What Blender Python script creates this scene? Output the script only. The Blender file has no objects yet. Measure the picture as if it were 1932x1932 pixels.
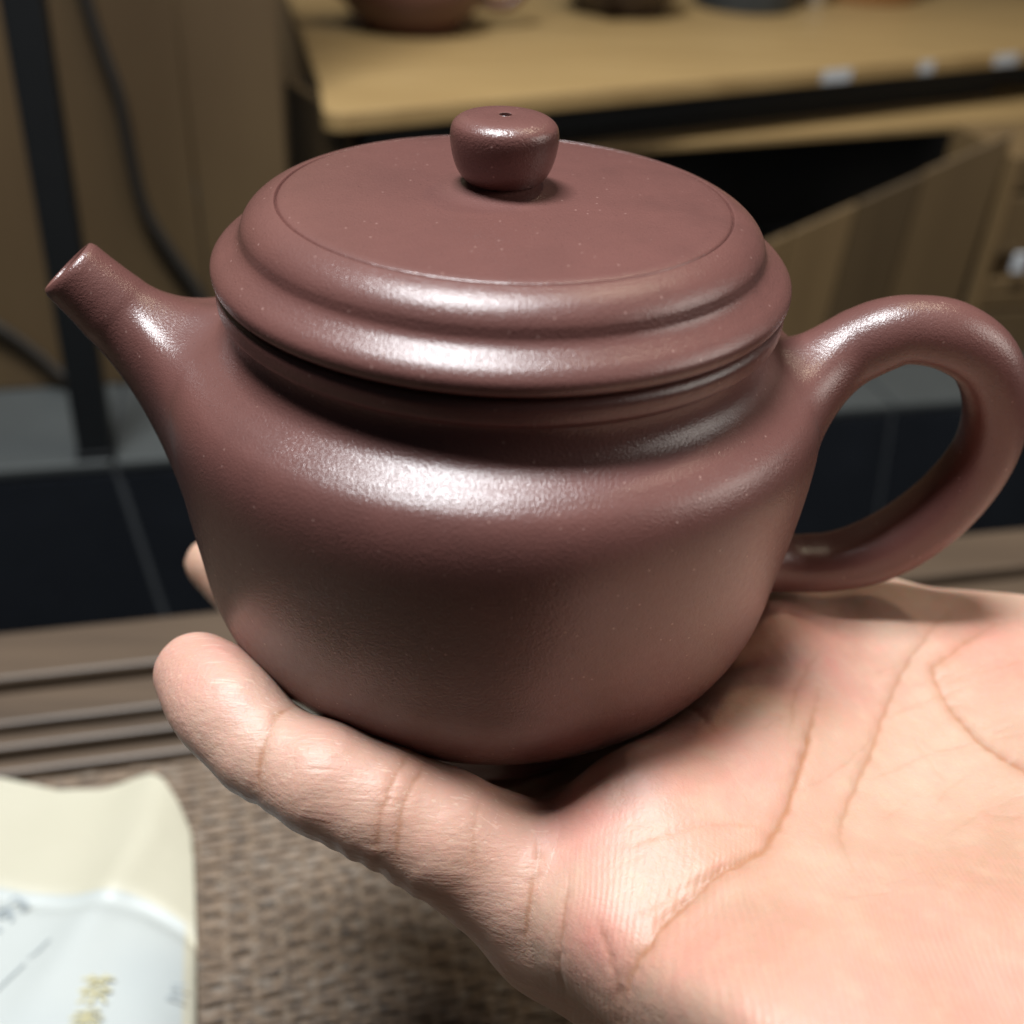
import bpy, bmesh, math, random
import numpy as np
from mathutils import Vector, Matrix
random.seed(4); rng = np.random.default_rng(4)
SC = bpy.context.scene
COL = SC.collection
MM = 0.001
PI = math.pi

# ------------------------------------------------------------------ camera
cam_d = bpy.data.cameras.new('camera'); cam = bpy.data.objects.new('camera', cam_d); COL.objects.link(cam)
yaw, pitch, roll = .022, .588, .056
fw = Vector((math.sin(yaw)*math.cos(pitch), math.cos(yaw)*math.cos(pitch), -math.sin(pitch)))
ri = Vector((math.cos(yaw), -math.sin(yaw), 0)); up = ri.cross(fw)
r2 = ri*math.cos(roll) + up*math.sin(roll); u2 = -ri*math.sin(roll) + up*math.cos(roll)
m = Matrix((r2, u2, -fw)).transposed().to_4x4(); m.translation = Vector((0, -151.895, 139.8))*MM
cam.matrix_world = m
cam_d.sensor_width = 36; cam_d.lens = 36*2071/1932
cam_d.clip_start = 0.01; cam_d.clip_end = 30
cam_d.dof.use_dof = True; cam_d.dof.focus_distance = 0.150; cam_d.dof.aperture_fstop = 13
SC.camera = cam

# ------------------------------------------------------------------ light
w = bpy.data.worlds.new('World'); SC.world = w; w.use_nodes = True
bg = w.node_tree.nodes['Background']; bg.inputs[0].default_value = (.85, .92, 1, 1); bg.inputs[1].default_value = .022
def area(name, loc, target, size, power, color, shape='DISK'):
    l = bpy.data.lights.new(name, 'AREA'); l.shape = shape; l.size = size; l.energy = power; l.color = color
    o = bpy.data.objects.new(name, l); COL.objects.link(o)
    o.location = Vector(loc)*MM
    o.rotation_euler = (Vector(target)-Vector(loc)).to_track_quat('-Z', 'Y').to_euler()
    return o
KEY = Vector((-.19, -.01, .98)).normalized()
area('ceiling_lamp', KEY*1000+Vector((10, 0, 50)), (10, 0, 50), .27, 23.5, (.94, .975, 1))
area('side_window', (800, -60, 430), (20, -10, 30), 0.45, 2.6, (1, .94, .87))
area('shop_lamp', (330, 330, 900), (250, 560, -30), .10, 2.0, (1, .86, .62))
_k = bpy.data.objects['ceiling_lamp']; _k.data.shape = 'RECTANGLE'; _k.data.size = .36; _k.data.size_y = .17
_z = KEY.copy(); _x = (Vector((1, .12, 0))-_z*_z.dot(Vector((1, .12, 0)))).normalized(); _k.rotation_euler = Matrix((_x, _z.cross(_x), _z)).transposed().to_euler()
SC.view_settings.view_transform = 'Standard'; SC.view_settings.look = 'None'
SC.view_settings.exposure = 0.0; SC.view_settings.gamma = 1
SC.cycles.use_denoising = True
SC.cycles.max_bounces = 8
SC.cycles.sample_clamp_indirect = 6

# ------------------------------------------------------------------ helpers
def mesh_obj(name, V, F, mat=None, parent=None, smooth=True, sharp=None, scale=MM):
    me = bpy.data.meshes.new(name)
    V = np.asarray(V, float)*scale
    me.from_pydata(V.tolist(), [], [list(map(int, f)) for f in F]); me.validate(); me.update()
    bm = bmesh.new(); bm.from_mesh(me); bmesh.ops.recalc_face_normals(bm, faces=bm.faces); bm.to_mesh(me); bm.free()
    if smooth:
        me.polygons.foreach_set('use_smooth', [True]*len(me.polygons))
        if sharp: me.set_sharp_from_angle(angle=math.radians(sharp))
    o = bpy.data.objects.new(name, me); COL.objects.link(o)
    if mat: me.materials.append(mat)
    if parent: o.parent = parent
    return o
def thing(name, label, cat, group=None, loc=(0, 0, 0)):
    o = bpy.data.objects.new(name, None); COL.objects.link(o); o.location = Vector(loc)*MM
    o.empty_display_size = .01
    return tag(o, label, cat, group)
def tag(o, label, cat, group=None):
    o['label'] = label; o['category'] = cat
    if group: o['group'] = group
    return o
def structure(o): o['kind'] = 'structure'; return o
def catmull(P, n=6):
    P = np.asarray(P, float); Q = np.vstack([2*P[0]-P[1], P, 2*P[-1]-P[-2]]); out = []
    for i in range(1, len(Q)-2):
        p0, p1, p2, p3 = Q[i-1:i+3]
        for t in np.arange(n)/n:
            out.append(.5*((2*p1)+(-p0+p2)*t+(2*p0-5*p1+4*p2-p3)*t*t+(-p0+3*p1-3*p2+p3)*t**3))
    out.append(P[-1]); return np.array(out)
def profile(parts, n=6):
    """parts: smooth runs that meet in corners"""
    out = []
    for p in parts:
        c = catmull(p, n) if len(p) > 2 else np.array(p, float)
        out.append(c if not out else c[1:])
    return np.vstack(out)
def lathe(prof, seg=128, off=(0, 0, 0)):
    prof = np.asarray(prof); n = len(prof); a = np.arange(seg)*2*PI/seg
    V = np.stack([prof[:, 0, None]*np.cos(a), prof[:, 0, None]*np.sin(a), np.repeat(prof[:, 1, None], seg, 1)], -1).reshape(-1, 3)+np.array(off)
    F = [(i*seg+j, i*seg+(j+1) % seg, (i+1)*seg+(j+1) % seg, (i+1)*seg+j) for i in range(n-1) for j in range(seg)]
    return V, F
def tube_rings(R, cap0=False, cap1=False):
    """R: (n, m, 3) rings"""
    n, mm = R.shape[:2]
    F = [(i*mm+j, i*mm+(j+1) % mm, (i+1)*mm+(j+1) % mm, (i+1)*mm+j) for i in range(n-1) for j in range(mm)]
    if cap0: F.append(tuple(range(mm)))
    if cap1: F.append(tuple((n-1)*mm+j for j in range(mm)))
    return R.reshape(-1, 3), F
EA = math.radians(13.5)
Eu = np.array([math.cos(EA), math.sin(EA), 0]); En = np.array([-math.sin(EA), math.cos(EA), 0])
def UV(u, v, z): return Eu*u+En*v+np.array([0, 0, z])
SA = np.array([-88.8, 408.6, 0]); Sd = np.array([.859, .511, 0]); Sm = np.array([-.511, .859, 0])
def SH(s, mm, z): return SA+Sd*s+Sm*mm+np.array([0, 0, z])
def box_frame(fr, a0, a1, b0, b1, z0, z1, name, mat, parent=None, bev=.8):
    me = bpy.data.meshes.new(name); bm = bmesh.new()
    vs = [bm.verts.new(Vector(fr(a, b, z))*MM) for z in (z0, z1) for (a, b) in ((a0, b0), (a1, b0), (a1, b1), (a0, b1))]
    for f in ((0, 3, 2, 1), (4, 5, 6, 7), (0, 1, 5, 4), (1, 2, 6, 5), (2, 3, 7, 6), (3, 0, 4, 7)): bm.faces.new([vs[i] for i in f])
    if bev: bmesh.ops.bevel(bm, geom=bm.edges[:], offset=bev*MM, segments=2, affect='EDGES', profile=.5)
    bm.to_mesh(me); bm.free(); me.materials.append(mat)
    o = bpy.data.objects.new(name, me); COL.objects.link(o)
    if parent: o.parent = parent
    return o
def prism(name, poly, thick, mat, parent=None, bev=.8):
    """poly: 3D outline (n,3); extruded by vector thick"""
    me = bpy.data.meshes.new(name); bm = bmesh.new(); poly = np.asarray(poly, float); t = np.asarray(thick, float)
    a = [bm.verts.new(Vector(p)*MM) for p in poly]; b = [bm.verts.new(Vector(p+t)*MM) for p in poly]
    bm.faces.new(a); bm.faces.new(b[::-1]); n = len(a)
    for i in range(n): bm.faces.new((a[i], b[i], b[(i+1) % n], a[(i+1) % n]))
    bmesh.ops.recalc_face_normals(bm, faces=bm.faces)
    if bev: bmesh.ops.bevel(bm, geom=bm.edges[:], offset=bev*MM, segments=2, affect='EDGES', profile=.5)
    bm.to_mesh(me); bm.free(); me.materials.append(mat)
    o = bpy.data.objects.new(name, me); COL.objects.link(o)
    if parent: o.parent = parent
    return o

# ------------------------------------------------------------------ materials
class NT:
    def __init__(s, name):
        s.m = bpy.data.materials.new(name); s.m.use_nodes = True; s.t = s.m.node_tree
        s.b = s.t.nodes['Principled BSDF']; s.co = s.n('ShaderNodeTexCoord').outputs['Object']
    def n(s, typ, **kw):
        x = s.t.nodes.new(typ)
        for k, v in kw.items(): setattr(x, k, v)
        return x
    def link(s, a, b): s.t.links.new(a, b)
    def mapping(s, scale=(1, 1, 1), rot=(0, 0, 0), src=None):
        x = s.n('ShaderNodeMapping'); x.inputs['Scale'].default_value = scale; x.inputs['Rotation'].default_value = rot
        s.link(src or s.co, x.inputs[0]); return x.outputs[0]
    def noise(s, scale, detail=3, rough=.5, src=None, dist=0):
        x = s.n('ShaderNodeTexNoise'); x.inputs['Scale'].default_value = scale; x.inputs['Detail'].default_value = detail
        x.inputs['Roughness'].default_value = rough; x.inputs['Distortion'].default_value = dist
        s.link(src or s.co, x.inputs['Vector']); return x.outputs['Fac']
    def ramp(s, fac, stops):
        x = s.n('ShaderNodeValToRGB'); cr = x.color_ramp
        while len(cr.elements) < len(stops): cr.elements.new(.5)
        for e, (p, c) in zip(cr.elements, stops):
            e.position = p; e.color = (*c, 1) if len(c) == 3 else c
        s.link(fac, x.inputs[0]); return x.outputs[0]
    def mix(s, fac, a, b, mode='MIX'):
        x = s.n('ShaderNodeMix', data_type='RGBA', blend_type=mode)
        for sock, v in ((x.inputs[0], fac), (x.inputs[6], a), (x.inputs[7], b)):
            if hasattr(v, 'links'): s.link(v, sock)
            elif isinstance(v, (int, float)): sock.default_value = v
            else: sock.default_value = (*v, 1)
        return x.outputs[2]
    def math(s, op, a, b=0.0, c=None):
        x = s.n('ShaderNodeMath', operation=op)
        for i, v in enumerate((a, b) if c is None else (a, b, c)):
            if hasattr(v, 'links'): s.link(v, x.inputs[i])
            else: x.inputs[i].default_value = v
        return x.outputs[0]
    def bump(s, h, strength, dist, prev=None):
        x = s.n('ShaderNodeBump'); x.inputs['Strength'].default_value = strength; x.inputs['Distance'].default_value = dist
        s.link(h, x.inputs['Height'])
        if prev: s.link(prev, x.inputs['Normal'])
        return x.outputs[0]
    def set(s, **kw):
        for k, v in kw.items():
            i = s.b.inputs[k.replace('_', ' ')]
            if hasattr(v, 'links'): s.link(v, i)
            elif isinstance(v, (tuple, list)) and len(v) == 3 and i.type == 'RGBA': i.default_value = (*v, 1)
            else: i.default_value = v
        return s.m

def clay_mat(name, base=(.112, .044, .037), light=(.36, .22, .19)):
    k = NT(name)
    big = k.noise(60, 4, .6); fine = k.noise(3800, 2, .6)
    c = k.mix(k.ramp(big, [(.35, (0, 0, 0)), (.7, (1, 1, 1))]), base, tuple(x*1.16 for x in base))
    sp = k.n('ShaderNodeTexVoronoi'); sp.inputs['Scale'].default_value = 620; k.link(k.co, sp.inputs['Vector'])
    spc = k.n('ShaderNodeSeparateColor'); k.link(sp.outputs['Color'], spc.inputs[0])
    c = k.mix(k.math('MULTIPLY', k.ramp(sp.outputs['Distance'], [(.05, (.65, .65, .65)), (.12, (0, 0, 0))]), k.math('GREATER_THAN', spc.outputs[0], .6)), c, light)
    c = k.mix(k.ramp(k.noise(28, 5, .65), [(.55, (0, 0, 0)), (.72, (.45, .45, .45))]), c, tuple(x*.62 for x in base))
    sp2 = k.n('ShaderNodeTexVoronoi'); sp2.inputs['Scale'].default_value = 900; k.link(k.co, sp2.inputs['Vector'])
    c = k.mix(k.ramp(sp2.outputs['Distance'], [(.05, (.8, .8, .8)), (.11, (0, 0, 0))]), c, (.045, .018, .016))
    h1 = k.noise(2300, 2, .55); h2 = k.noise(4600, 2, .6); h3 = k.noise(500, 2, .5)
    nb = k.bump(h1, .7, .00010); nb = k.bump(h2, .55, .00007, nb); nc = k.bump(h1, .52, .00010); nc = k.bump(h2, .45, .00007, nc); nb = k.bump(h3, .07, .00010, nb)
    ro = k.ramp(k.noise(900, 2, .5), [(.3, (.60, .60, .60)), (.7, (.72, .72, .72))])
    return k.set(Base_Color=c, Roughness=ro, Normal=nb, Specular_IOR_Level=.18, Coat_Weight=.95, Coat_Roughness=.27, Coat_Normal=nc)
M_clay = clay_mat('purple_clay')
def wood_mat(name, a, b, along=(1, 0, 0), rot=0, rough=.5, scale=1.0):
    k = NT(name)
    mp = k.mapping((6*scale, 90*scale, 90*scale), (0, 0, -rot))
    n1 = k.noise(1, 5, .6, mp, .4); n2 = k.noise(9, 3, .5)
    c = k.mix(k.ramp(n1, [(.3, (0, 0, 0)), (.7, (1, 1, 1))]), a, b)
    c = k.mix(k.math('MULTIPLY', n2, .5), c, tuple(x*.7 for x in a))
    inf = k.n('ShaderNodeObjectInfo').outputs['Random']
    hv = k.n('ShaderNodeHueSaturation'); k.link(k.math('MULTIPLY_ADD', inf, .35, .82), hv.inputs['Value']); k.link(c, hv.inputs['Color'])
    return k.set(Base_Color=hv.outputs[0], Roughness=rough, Normal=k.bump(n1, .2, .0004))
SANG = math.atan2(.511, .859)
M_bamboo = wood_mat('bamboo_board', (.27, .172, .068), (.36, .242, .105), rot=SANG)
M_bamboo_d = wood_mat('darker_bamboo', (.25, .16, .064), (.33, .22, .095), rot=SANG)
M_table = wood_mat('dark_table_wood', (.06, .04, .026), (.115, .078, .05), rot=EA, rough=.5)
M_plank = NT('upright_plank_wood')
_k = M_plank; _n = _k.noise(1, 5, .6, _k.mapping((60, 60, 5)), .4)
_inf = _k.n('ShaderNodeObjectInfo').outputs['Random']
_hv = _k.n('ShaderNodeHueSaturation'); _k.link(_k.math('MULTIPLY_ADD', _inf, .7, .6), _hv.inputs['Value'])
_k.link(_k.mix(_n, (.075, .046, .019), (.14, .09, .04)), _hv.inputs['Color'])
M_plank = _k.set(Base_Color=_hv.outputs[0], Roughness=.5)
_k = NT('brown_wall_panel'); _n = _k.noise(1, 4, .6, _k.mapping((22, 22, 3)), .6); _n2 = _k.noise(7, 3, .5)
M_wall = _k.set(Base_Color=_k.mix(_n2, _k.mix(_n, (.085, .053, .021), (.155, .104, .046)), (.07, .04, .018)), Roughness=.6)
def plain(name, c, rough=.5, var=.15, nscale=60, metal=0, spec=.5):
    k = NT(name); n = k.noise(nscale, 3, .6)
    return k.set(Base_Color=k.mix(n, tuple(x*(1-var) for x in c), tuple(min(1, x*(1+var)) for x in c)), Roughness=rough, Metallic=metal, Specular_IOR_Level=spec)
M_black = plain('black_paint', (.008, .009, .010), .55, spec=.25)
M_shade = plain('cabinet_shade_black', (.014, .013, .012), .8)  # black colour stands in for the shade inside the cabinet
M_cable = plain('dark_cable_rubber', (.02, .017, .014), .5)
M_tile = plain('black_glazed_tile', (.013, .015, .019), .16, .3, 25)
M_grout = plain('grey_grout', (.075, .08, .085), .7)
M_ledge = plain('grey_ledge_tile', (.048, .053, .053), .45, .25, 14)
M_tag = plain('white_label_paper', (.45, .47, .49), .6)
M_metal = plain('brushed_steel', (.55, .55, .55), .3, metal=1)
M_char = plain('charcoal_glaze', (.025, .03, .033), .35)
M_red = clay_mat('red_brown_clay', (.085, .03, .022), (.2, .09, .07))
M_dark = clay_mat('dark_brown_clay', (.02, .008, .008), (.06, .03, .028))
M_amber = plain('amber_clay', (.20, .085, .025), .4)

# ------------------------------------------------------------------ setting
TZ = -110.0
table = thing('tea_table', 'dark brown wooden tea table with grooved raised edge below the hand', 'table', loc=(0, 0, TZ))
def tpart(o): o.location = (0, 0, 0); o.matrix_parent_inverse = Matrix.Translation((0, 0, -TZ*MM)); return o
tpart(box_frame(UV, -420, 520, -260, 103.5, TZ-32, TZ-4, 'table_top', M_table, table))
for (v0, v1, zt) in ((104.5, 110.5, -1.5), (113.5, 120, 0), (123, 138, 1), (142, 166, 3.0)):
    tpart(box_frame(UV, -420, 520, v0, v1, TZ-14, TZ+zt, 'edge_rail', M_table, table, 1.3))
tpart(box_frame(UV, -419, 519, 103.8, 165, TZ-40, TZ-9, 'edge_base', M_table, table, 0))

# woven mat: each reed is a piece, threads cross it
def reed_mesh(phase, L0, L1, wid, per, name, amp=.36):
    n = int((L1-L0)/per*4); xs = np.linspace(L0, L1, n)
    R = []
    for x in xs:
        z = amp*math.sin(2*PI*x/per/2+phase)
        R.append([(x, -wid*.5, z-.25), (x, -wid*.28, z+.42), (x, wid*.28, z+.42), (x, wid*.5, z-.25)])
    R = np.array(R); V, _ = tube_rings(R)
    F = [(i*4+j, i*4+j+1, (i+1)*4+j+1, (i+1)*4+j) for i in range(n-1) for j in range(3)]
    me = bpy.data.meshes.new(name); me.from_pydata((V*MM).tolist(), [], F); me.update()
    me.polygons.foreach_set('use_smooth', [True]*len(me.polygons))
    return me
k = NT('woven_reed')
inf = k.n('ShaderNodeObjectInfo').outputs['Random']
st = k.noise(1, 4, .7, k.mapping((420, 260, 100))); st2 = k.noise(55, 3, .6)
off = k.n('ShaderNodeVectorMath', operation='ADD'); k.link(k.co, off.inputs[0])
cmb = k.n('ShaderNodeCombineXYZ'); k.link(k.math('MULTIPLY', inf, 3.0), cmb.inputs[0]); k.link(k.math('MULTIPLY', inf, 7.0), cmb.inputs[1]); k.link(cmb.outputs[0], off.inputs[1])
blot = k.noise(1, 4, .65, k.mapping((210, 320, 100), src=off.outputs[0]))
c = k.ramp(blot, [(.27, (.05, .043, .037)), (.40, (.135, .092, .06)), (.50, (.205, .135, .082)), (.60, (.23, .18, .135)), (.74, (.31, .275, .235))])
c = k.mix(k.ramp(st, [(.4, (0, 0, 0)), (.65, (.7, .7, .7))]), c, (.055, .043, .035))
M_reed = k.set(Base_Color=c, Roughness=.6, Normal=k.bump(st, .5, .0005))
mat_o = thing('woven_mat', 'grey brown woven reed mat lying on the table beneath the hand', 'mat', loc=(0, 0, TZ))
PITCH, PER = 2.6, 7.0
rm = [reed_mesh(0, -240, 240, 2.2, PER, 'reed'), reed_mesh(PI, -240, 240, 2.2, PER, 'reed')]
for q in rm: q.materials.append(M_reed)
zrot = EA
nr = int((101+140)/PITCH)
for i in range(nr):
    o = bpy.data.objects.new('reed', rm[i % 2]); COL.objects.link(o); o.parent = mat_o
    v = 100-i*PITCH; p = UV(random.uniform(-2, 2), v, random.uniform(-.1, .1)-2.2)
    o.location = Vector(p)*MM; o.rotation_euler = (0, 0, zrot+random.uniform(-.003, .003))
tm = reed_mesh(0, -140, 101, 1.7, PITCH*2, 'cross_strand', .42); tm.materials.append(plain('tan_strand', (.17, .125, .085), .6, .6, 260))
for i in range(78):
    u = -225+i*PER
    o = bpy.data.objects.new('cross_strand', tm); COL.objects.link(o); o.parent = mat_o
    o.location = Vector(UV(u+random.uniform(-.6, .6), 0, -2.6))*MM; o.rotation_euler = (0, 0, zrot+PI/2)

# tiled plinth behind the table
plinth = thing('tiled_plinth', 'black tiled plinth with grey ledge behind the table', 'plinth', loc=tuple(UV(0, 350, -430)))
PL = Matrix.Translation(Vector(UV(0, 350, -430))*MM).inverted()
def pp(o): o.matrix_parent_inverse = PL; return o
pp(box_frame(UV, -520, 900, 351.5, 900, -430, -154, 'core', M_grout, plinth, 0))
# the grout line leans to the lower right in the photo: the tiles are cut on a slight skew
def fr_front(a, b, z): return UV(a + (-150-z)*.12, b, z)
ue = [-520, -398, -254, -110.5, 33.5, 177.5, 321.5, 465.5, 609.5, 753.5, 900]
for i in range(len(ue)-1):
    pp(box_frame(fr_front, ue[i]+1.6, ue[i+1]-1.6, 349.5, 353, -298, -158.5, 'front_tile', M_tile, plinth, .6))
    pp(box_frame(fr_front, ue[i]+1.6, ue[i+1]-1.6, 349.5, 353, -430, -302, 'front_tile', M_tile, plinth, .6))
for i in range(len(ue)-1):
    pp(box_frame(UV, ue[i]+.9, ue[i+1]-.9, 349, 470, -156, -151, 'ledge_tile', M_ledge, plinth, 1.2))
# wall left of the shelf
for i, (u0, u1) in enumerate(((-520, -370), (-369, -214), (-213, -60), (-59, -13))):
    structure(box_frame(UV, u0, u1, 434, 440, -150.5, 420, 'wall_panel', M_wall, None, .8))
structure(box_frame(UV, -120, 40, 800, 806, -150, 420, 'wall_panel', M_wall, None, .8))
# black post
post = thing('rack_post', 'black square metal post standing on the tiled ledge at left', 'post', loc=tuple(UV(-119, 360, -151)))
PM = Matrix.Translation(Vector(UV(-119, 360, -151))*MM).inverted()
def fr_post(a, b, z): return UV(a+(z+151)*.022, b, z)
o = box_frame(fr_post, -127, -111, 352, 368, -149.5, 330, 'upright', M_black, post, 1.5); o.matrix_parent_inverse = PM
o = box_frame(fr_post, -128, -110, 351, 369, -151, -147, 'foot_cap', M_black, post, .8); o.matrix_parent_inverse = PM
# cables on the wall
def cable(pts, r, label):
    P = catmull(pts, 8); R = []
    for i in range(len(P)):
        d = P[min(i+1, len(P)-1)]-P[max(i-1, 0)]; d = d/np.linalg.norm(d)
        a = np.cross(d, En); a /= np.linalg.norm(a); b = np.cross(d, a)
        R.append([P[i]+r*(math.cos(t)*a+math.sin(t)*b) for t in np.arange(8)*PI/4])
    V, F = tube_rings(np.array(R), True, True)
    return tag(mesh_obj('cable', V, F, M_cable), label, 'cable')
cable([UV(-108, 430, 120), UV(-99, 430, 49), UV(-95, 430, 26), UV(-90.5, 430, 5), UV(-89, 430, -23), UV(-86, 430, -50), UV(-76, 430, -74), UV(-64, 430, -98), UV(-57, 428, -125), UV(-55, 425, -147)], 3.2, 'dark cable hanging down the brown wall above the spout')
cable([UV(-215, 430, -88), UV(-190, 430, -98), UV(-168, 430, -111), UV(-152, 430, -127), UV(-141, 428, -140), UV(-128, 425, -147.6)], 2.6, 'dark cable sagging behind the post to the grey ledge')

# ------------------------------------------------------------------ shelf cabinet
shelf = thing('display_shelf', 'bamboo display shelf with rounded corner and black front rail behind teapot', 'shelf', loc=tuple(SH(0, 0, -153)))
SM = Matrix.Translation(Vector(SH(0, 0, -153))*MM).inverted()
def sp(o): o.matrix_parent_inverse = SM; return o
# top boards: five planks side by side, the first with a rounded corner
left = lambda mm: mm*.31
ws = [0, 62, 128, 190, 256, 420]
for i in range(5):
    m0, m1 = ws[i]+.35*(i > 0), ws[i+1]-.35
    if i == 0:
        c = [SH(9*math.sin(t)*.9+left(0)+0 if False else left(0)+9-9*math.cos(t), 9-9*math.sin(t), -12) for t in np.linspace(0, PI/2, 6)]
        poly = [SH(left(m1), m1, -12)]+c+[SH(760, 0, -12), SH(760, m1, -12)]
    else:
        poly = [SH(left(m1), m1, -12), SH(left(m0), m0, -12), SH(760, m0, -12), SH(760, m1, -12)]
    sp(prism('shelf_board', poly, (0, 0, 9.5), M_bamboo, shelf, .9))
sp(box_frame(SH, 22, 760, 9, 17, -27, -12.3, 'front_rail', M_black, shelf, .8))
sp(prism('lower_board', [SH(22, 38, -45), SH(152, 19, -45), SH(580, -42, -45), SH(600, 60, -45), SH(22, 110, -45)], (0, 0, 5.5), M_bamboo_d, shelf, 1.0))
sp(box_frame(SH, 30, 760, 112, 116, -151, -12.6, 'shade_back_panel', M_shade, shelf, 0))  # dark sheet added as the shade seen above the planks
sp(box_frame(SH, 20, 26, 30, 118, -151, -12.6, 'side_panel', M_plank, shelf, 0))
sp(box_frame(SH, 100, 540, 28, 31, -45, -28, 'gap_shade_panel', M_shade, shelf, 0))  # dark sheet painting the shade in the gap between the boards
# planks in front of the cabinet, top cut to the shelf's slanting shadow edge
panel = thing('plank_panel', 'brown upright plank panel, slanted top shaping the shadow edge under the shelf', 'panel', loc=tuple(UV(300, 400, -151)))
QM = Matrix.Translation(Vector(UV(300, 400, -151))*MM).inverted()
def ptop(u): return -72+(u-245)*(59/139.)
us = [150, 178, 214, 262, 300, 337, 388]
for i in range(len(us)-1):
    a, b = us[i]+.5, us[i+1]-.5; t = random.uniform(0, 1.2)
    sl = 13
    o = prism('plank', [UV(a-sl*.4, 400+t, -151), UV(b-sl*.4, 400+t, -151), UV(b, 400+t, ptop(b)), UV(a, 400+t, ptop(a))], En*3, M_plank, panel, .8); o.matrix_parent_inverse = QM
lw = thing('wooden_crate', 'pale wooden crate with slats standing right of the plank panel', 'crate', loc=tuple(UV(430, 400, -151)))
LM = Matrix.Translation(Vector(UV(430, 400, -151))*MM).inverted()
for (u0, u1, z0, z1) in ((389, 396, -151, -24), (396.5, 520, -44, -24), (396.5, 520, -82, -47), (396.5, 520, -116, -98), (396.5, 520, -151, -119)):
    o = box_frame(UV, u0, u1, 396+random.uniform(0, 2), 404, z0, z1, 'slat', M_plank, lw, .8); o.matrix_parent_inverse = LM
o = box_frame(UV, 396, 520, 405, 470, -151, -25, 'inner_box', M_plank, lw, .5); o.matrix_parent_inverse = LM
o = box_frame(UV, 407, 415, 392, 394.5, -92, -80, 'clip', M_tag, lw, .8); o.matrix_parent_inverse = LM  # white block stands in for a bright glint here
# labels on the board's front edge
for (s, wd, lab) in ((344, 25, 'white price label, widest one on the front edge of the bamboo shelf'), (426, 13, 'small white price label between two wider ones on the shelf edge'), (506, 24, 'white price label at the far right of the shelf edge')):
    g = box_frame(SH, s-wd/2, s+wd/2, -.5, -.1, -11, -3.4, 'price_label', M_tag, None, 0); tag(g, lab, 'label', 'price labels on the shelf edge')
# pots on the shelf
def shelf_pot(name, s, mm, R, H, mat, label, cat, spout=True, hand_dir=0.0):
    t = thing(name, label, cat, 'tea ware on the bamboo shelf', loc=tuple(SH(s, mm, -2.4)))
    pr = catmull([(0, 0), (R*.55, 0), (R*.62, 1.5), (R*.92, H*.28), (R, H*.5), (R*.86, H*.78), (R*.6, H*.9), (R*.58, H*.93)], 5)
    V, F = lathe(pr, 48); mesh_obj('body', V, F, mat, t)
    V, F = lathe(catmull([(R*.6, H*.925), (R*.55, H*.97), (R*.3, H*1.03), (3, H*1.06), (3, H*1.09), (5.5, H*1.14), (4, H*1.2), (0.01, H*1.21)], 4), 40); mesh_obj('lid', V, F, mat, t)
    if spout:
        for nm, sg in (('handle', 1), ('spout', -1)):
            d = np.array([math.cos(hand_dir), math.sin(hand_dir), 0])*sg; zz = np.array([0, 0, 1.])
            if nm == 'handle': pts = [d*R*.85+zz*H*.75, d*R*1.35+zz*H*.85, d*R*1.62+zz*H*.55, d*R*1.35+zz*H*.25, d*R*.9+zz*H*.28]; rr = [4, 4, 3.8, 3.8, 4]
            else: pts = [d*R*.85+zz*H*.4, d*R*1.25+zz*H*.55, d*R*1.55+zz*H*.9]; rr = [8, 6, 4]
            P = catmull(pts, 5); rr = np.interp(np.linspace(0, 1, len(P)), np.linspace(0, 1, len(rr)), rr)
            sd = np.cross(d, zz); Rg = []
            for i in range(len(P)):
                tg = P[min(i+1, len(P)-1)]-P[max(i-1, 0)]; tg /= np.linalg.norm(tg); b = np.cross(tg, sd)
                Rg.append([P[i]+rr[i]*(math.cos(q)*sd+math.sin(q)*b) for q in np.arange(12)*PI/6])
            V, F = tube_rings(np.array(Rg), True, True); mesh_obj(nm, V, F, mat, t)
    return t
shelf_pot('clay_teapot', 137, 190, 50, 62, M_red, 'out of focus reddish brown teapot at the left of the bamboo shelf', 'teapot', True, .25)
shelf_pot('dark_teapot', 318, 205, 46, 60, M_dark, 'very dark brown rounded teapot in the middle of the bamboo shelf', 'teapot', True, 1.3)
def cup(name, s, mm, R, H, mat, label, cat):
    t = thing(name, label, cat, 'tea ware on the bamboo shelf', loc=tuple(SH(s, mm, -2.4)))
    V, F = lathe(profile([[(0.01, 0), (R*.86, 0)], [(R*.86, 0), (R*.94, 1.2), (R, H*.3), (R*1.02, H*.7), (R, H)], [(R, H), (R-3, H)], [(R-3, H), (R-3.5, H*.5), (R-5, 5), (.01, 4)]]), 56)
    mesh_obj('wall', V, F, mat, t, sharp=40)
    V, F = lathe(profile([[(R*1.02, H*.72), (R*1.05, H*.76), (R*1.02, H*.8)]]), 56); mesh_obj('band', V, F, mat, t)
    return t
cup('tea_canister', 435, 200, 42, 90, M_char, 'charcoal grey cylindrical canister beside the dark teapot on the shelf', 'canister')
cup('steel_cup', 502, 192, 12, 40, M_metal, 'small pale metal cup beside the charcoal canister on the shelf', 'cup')
cup('amber_jar', 580, 215, 50, 70, M_amber, 'amber brown jar at the far right of the bamboo shelf', 'jar')

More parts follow.
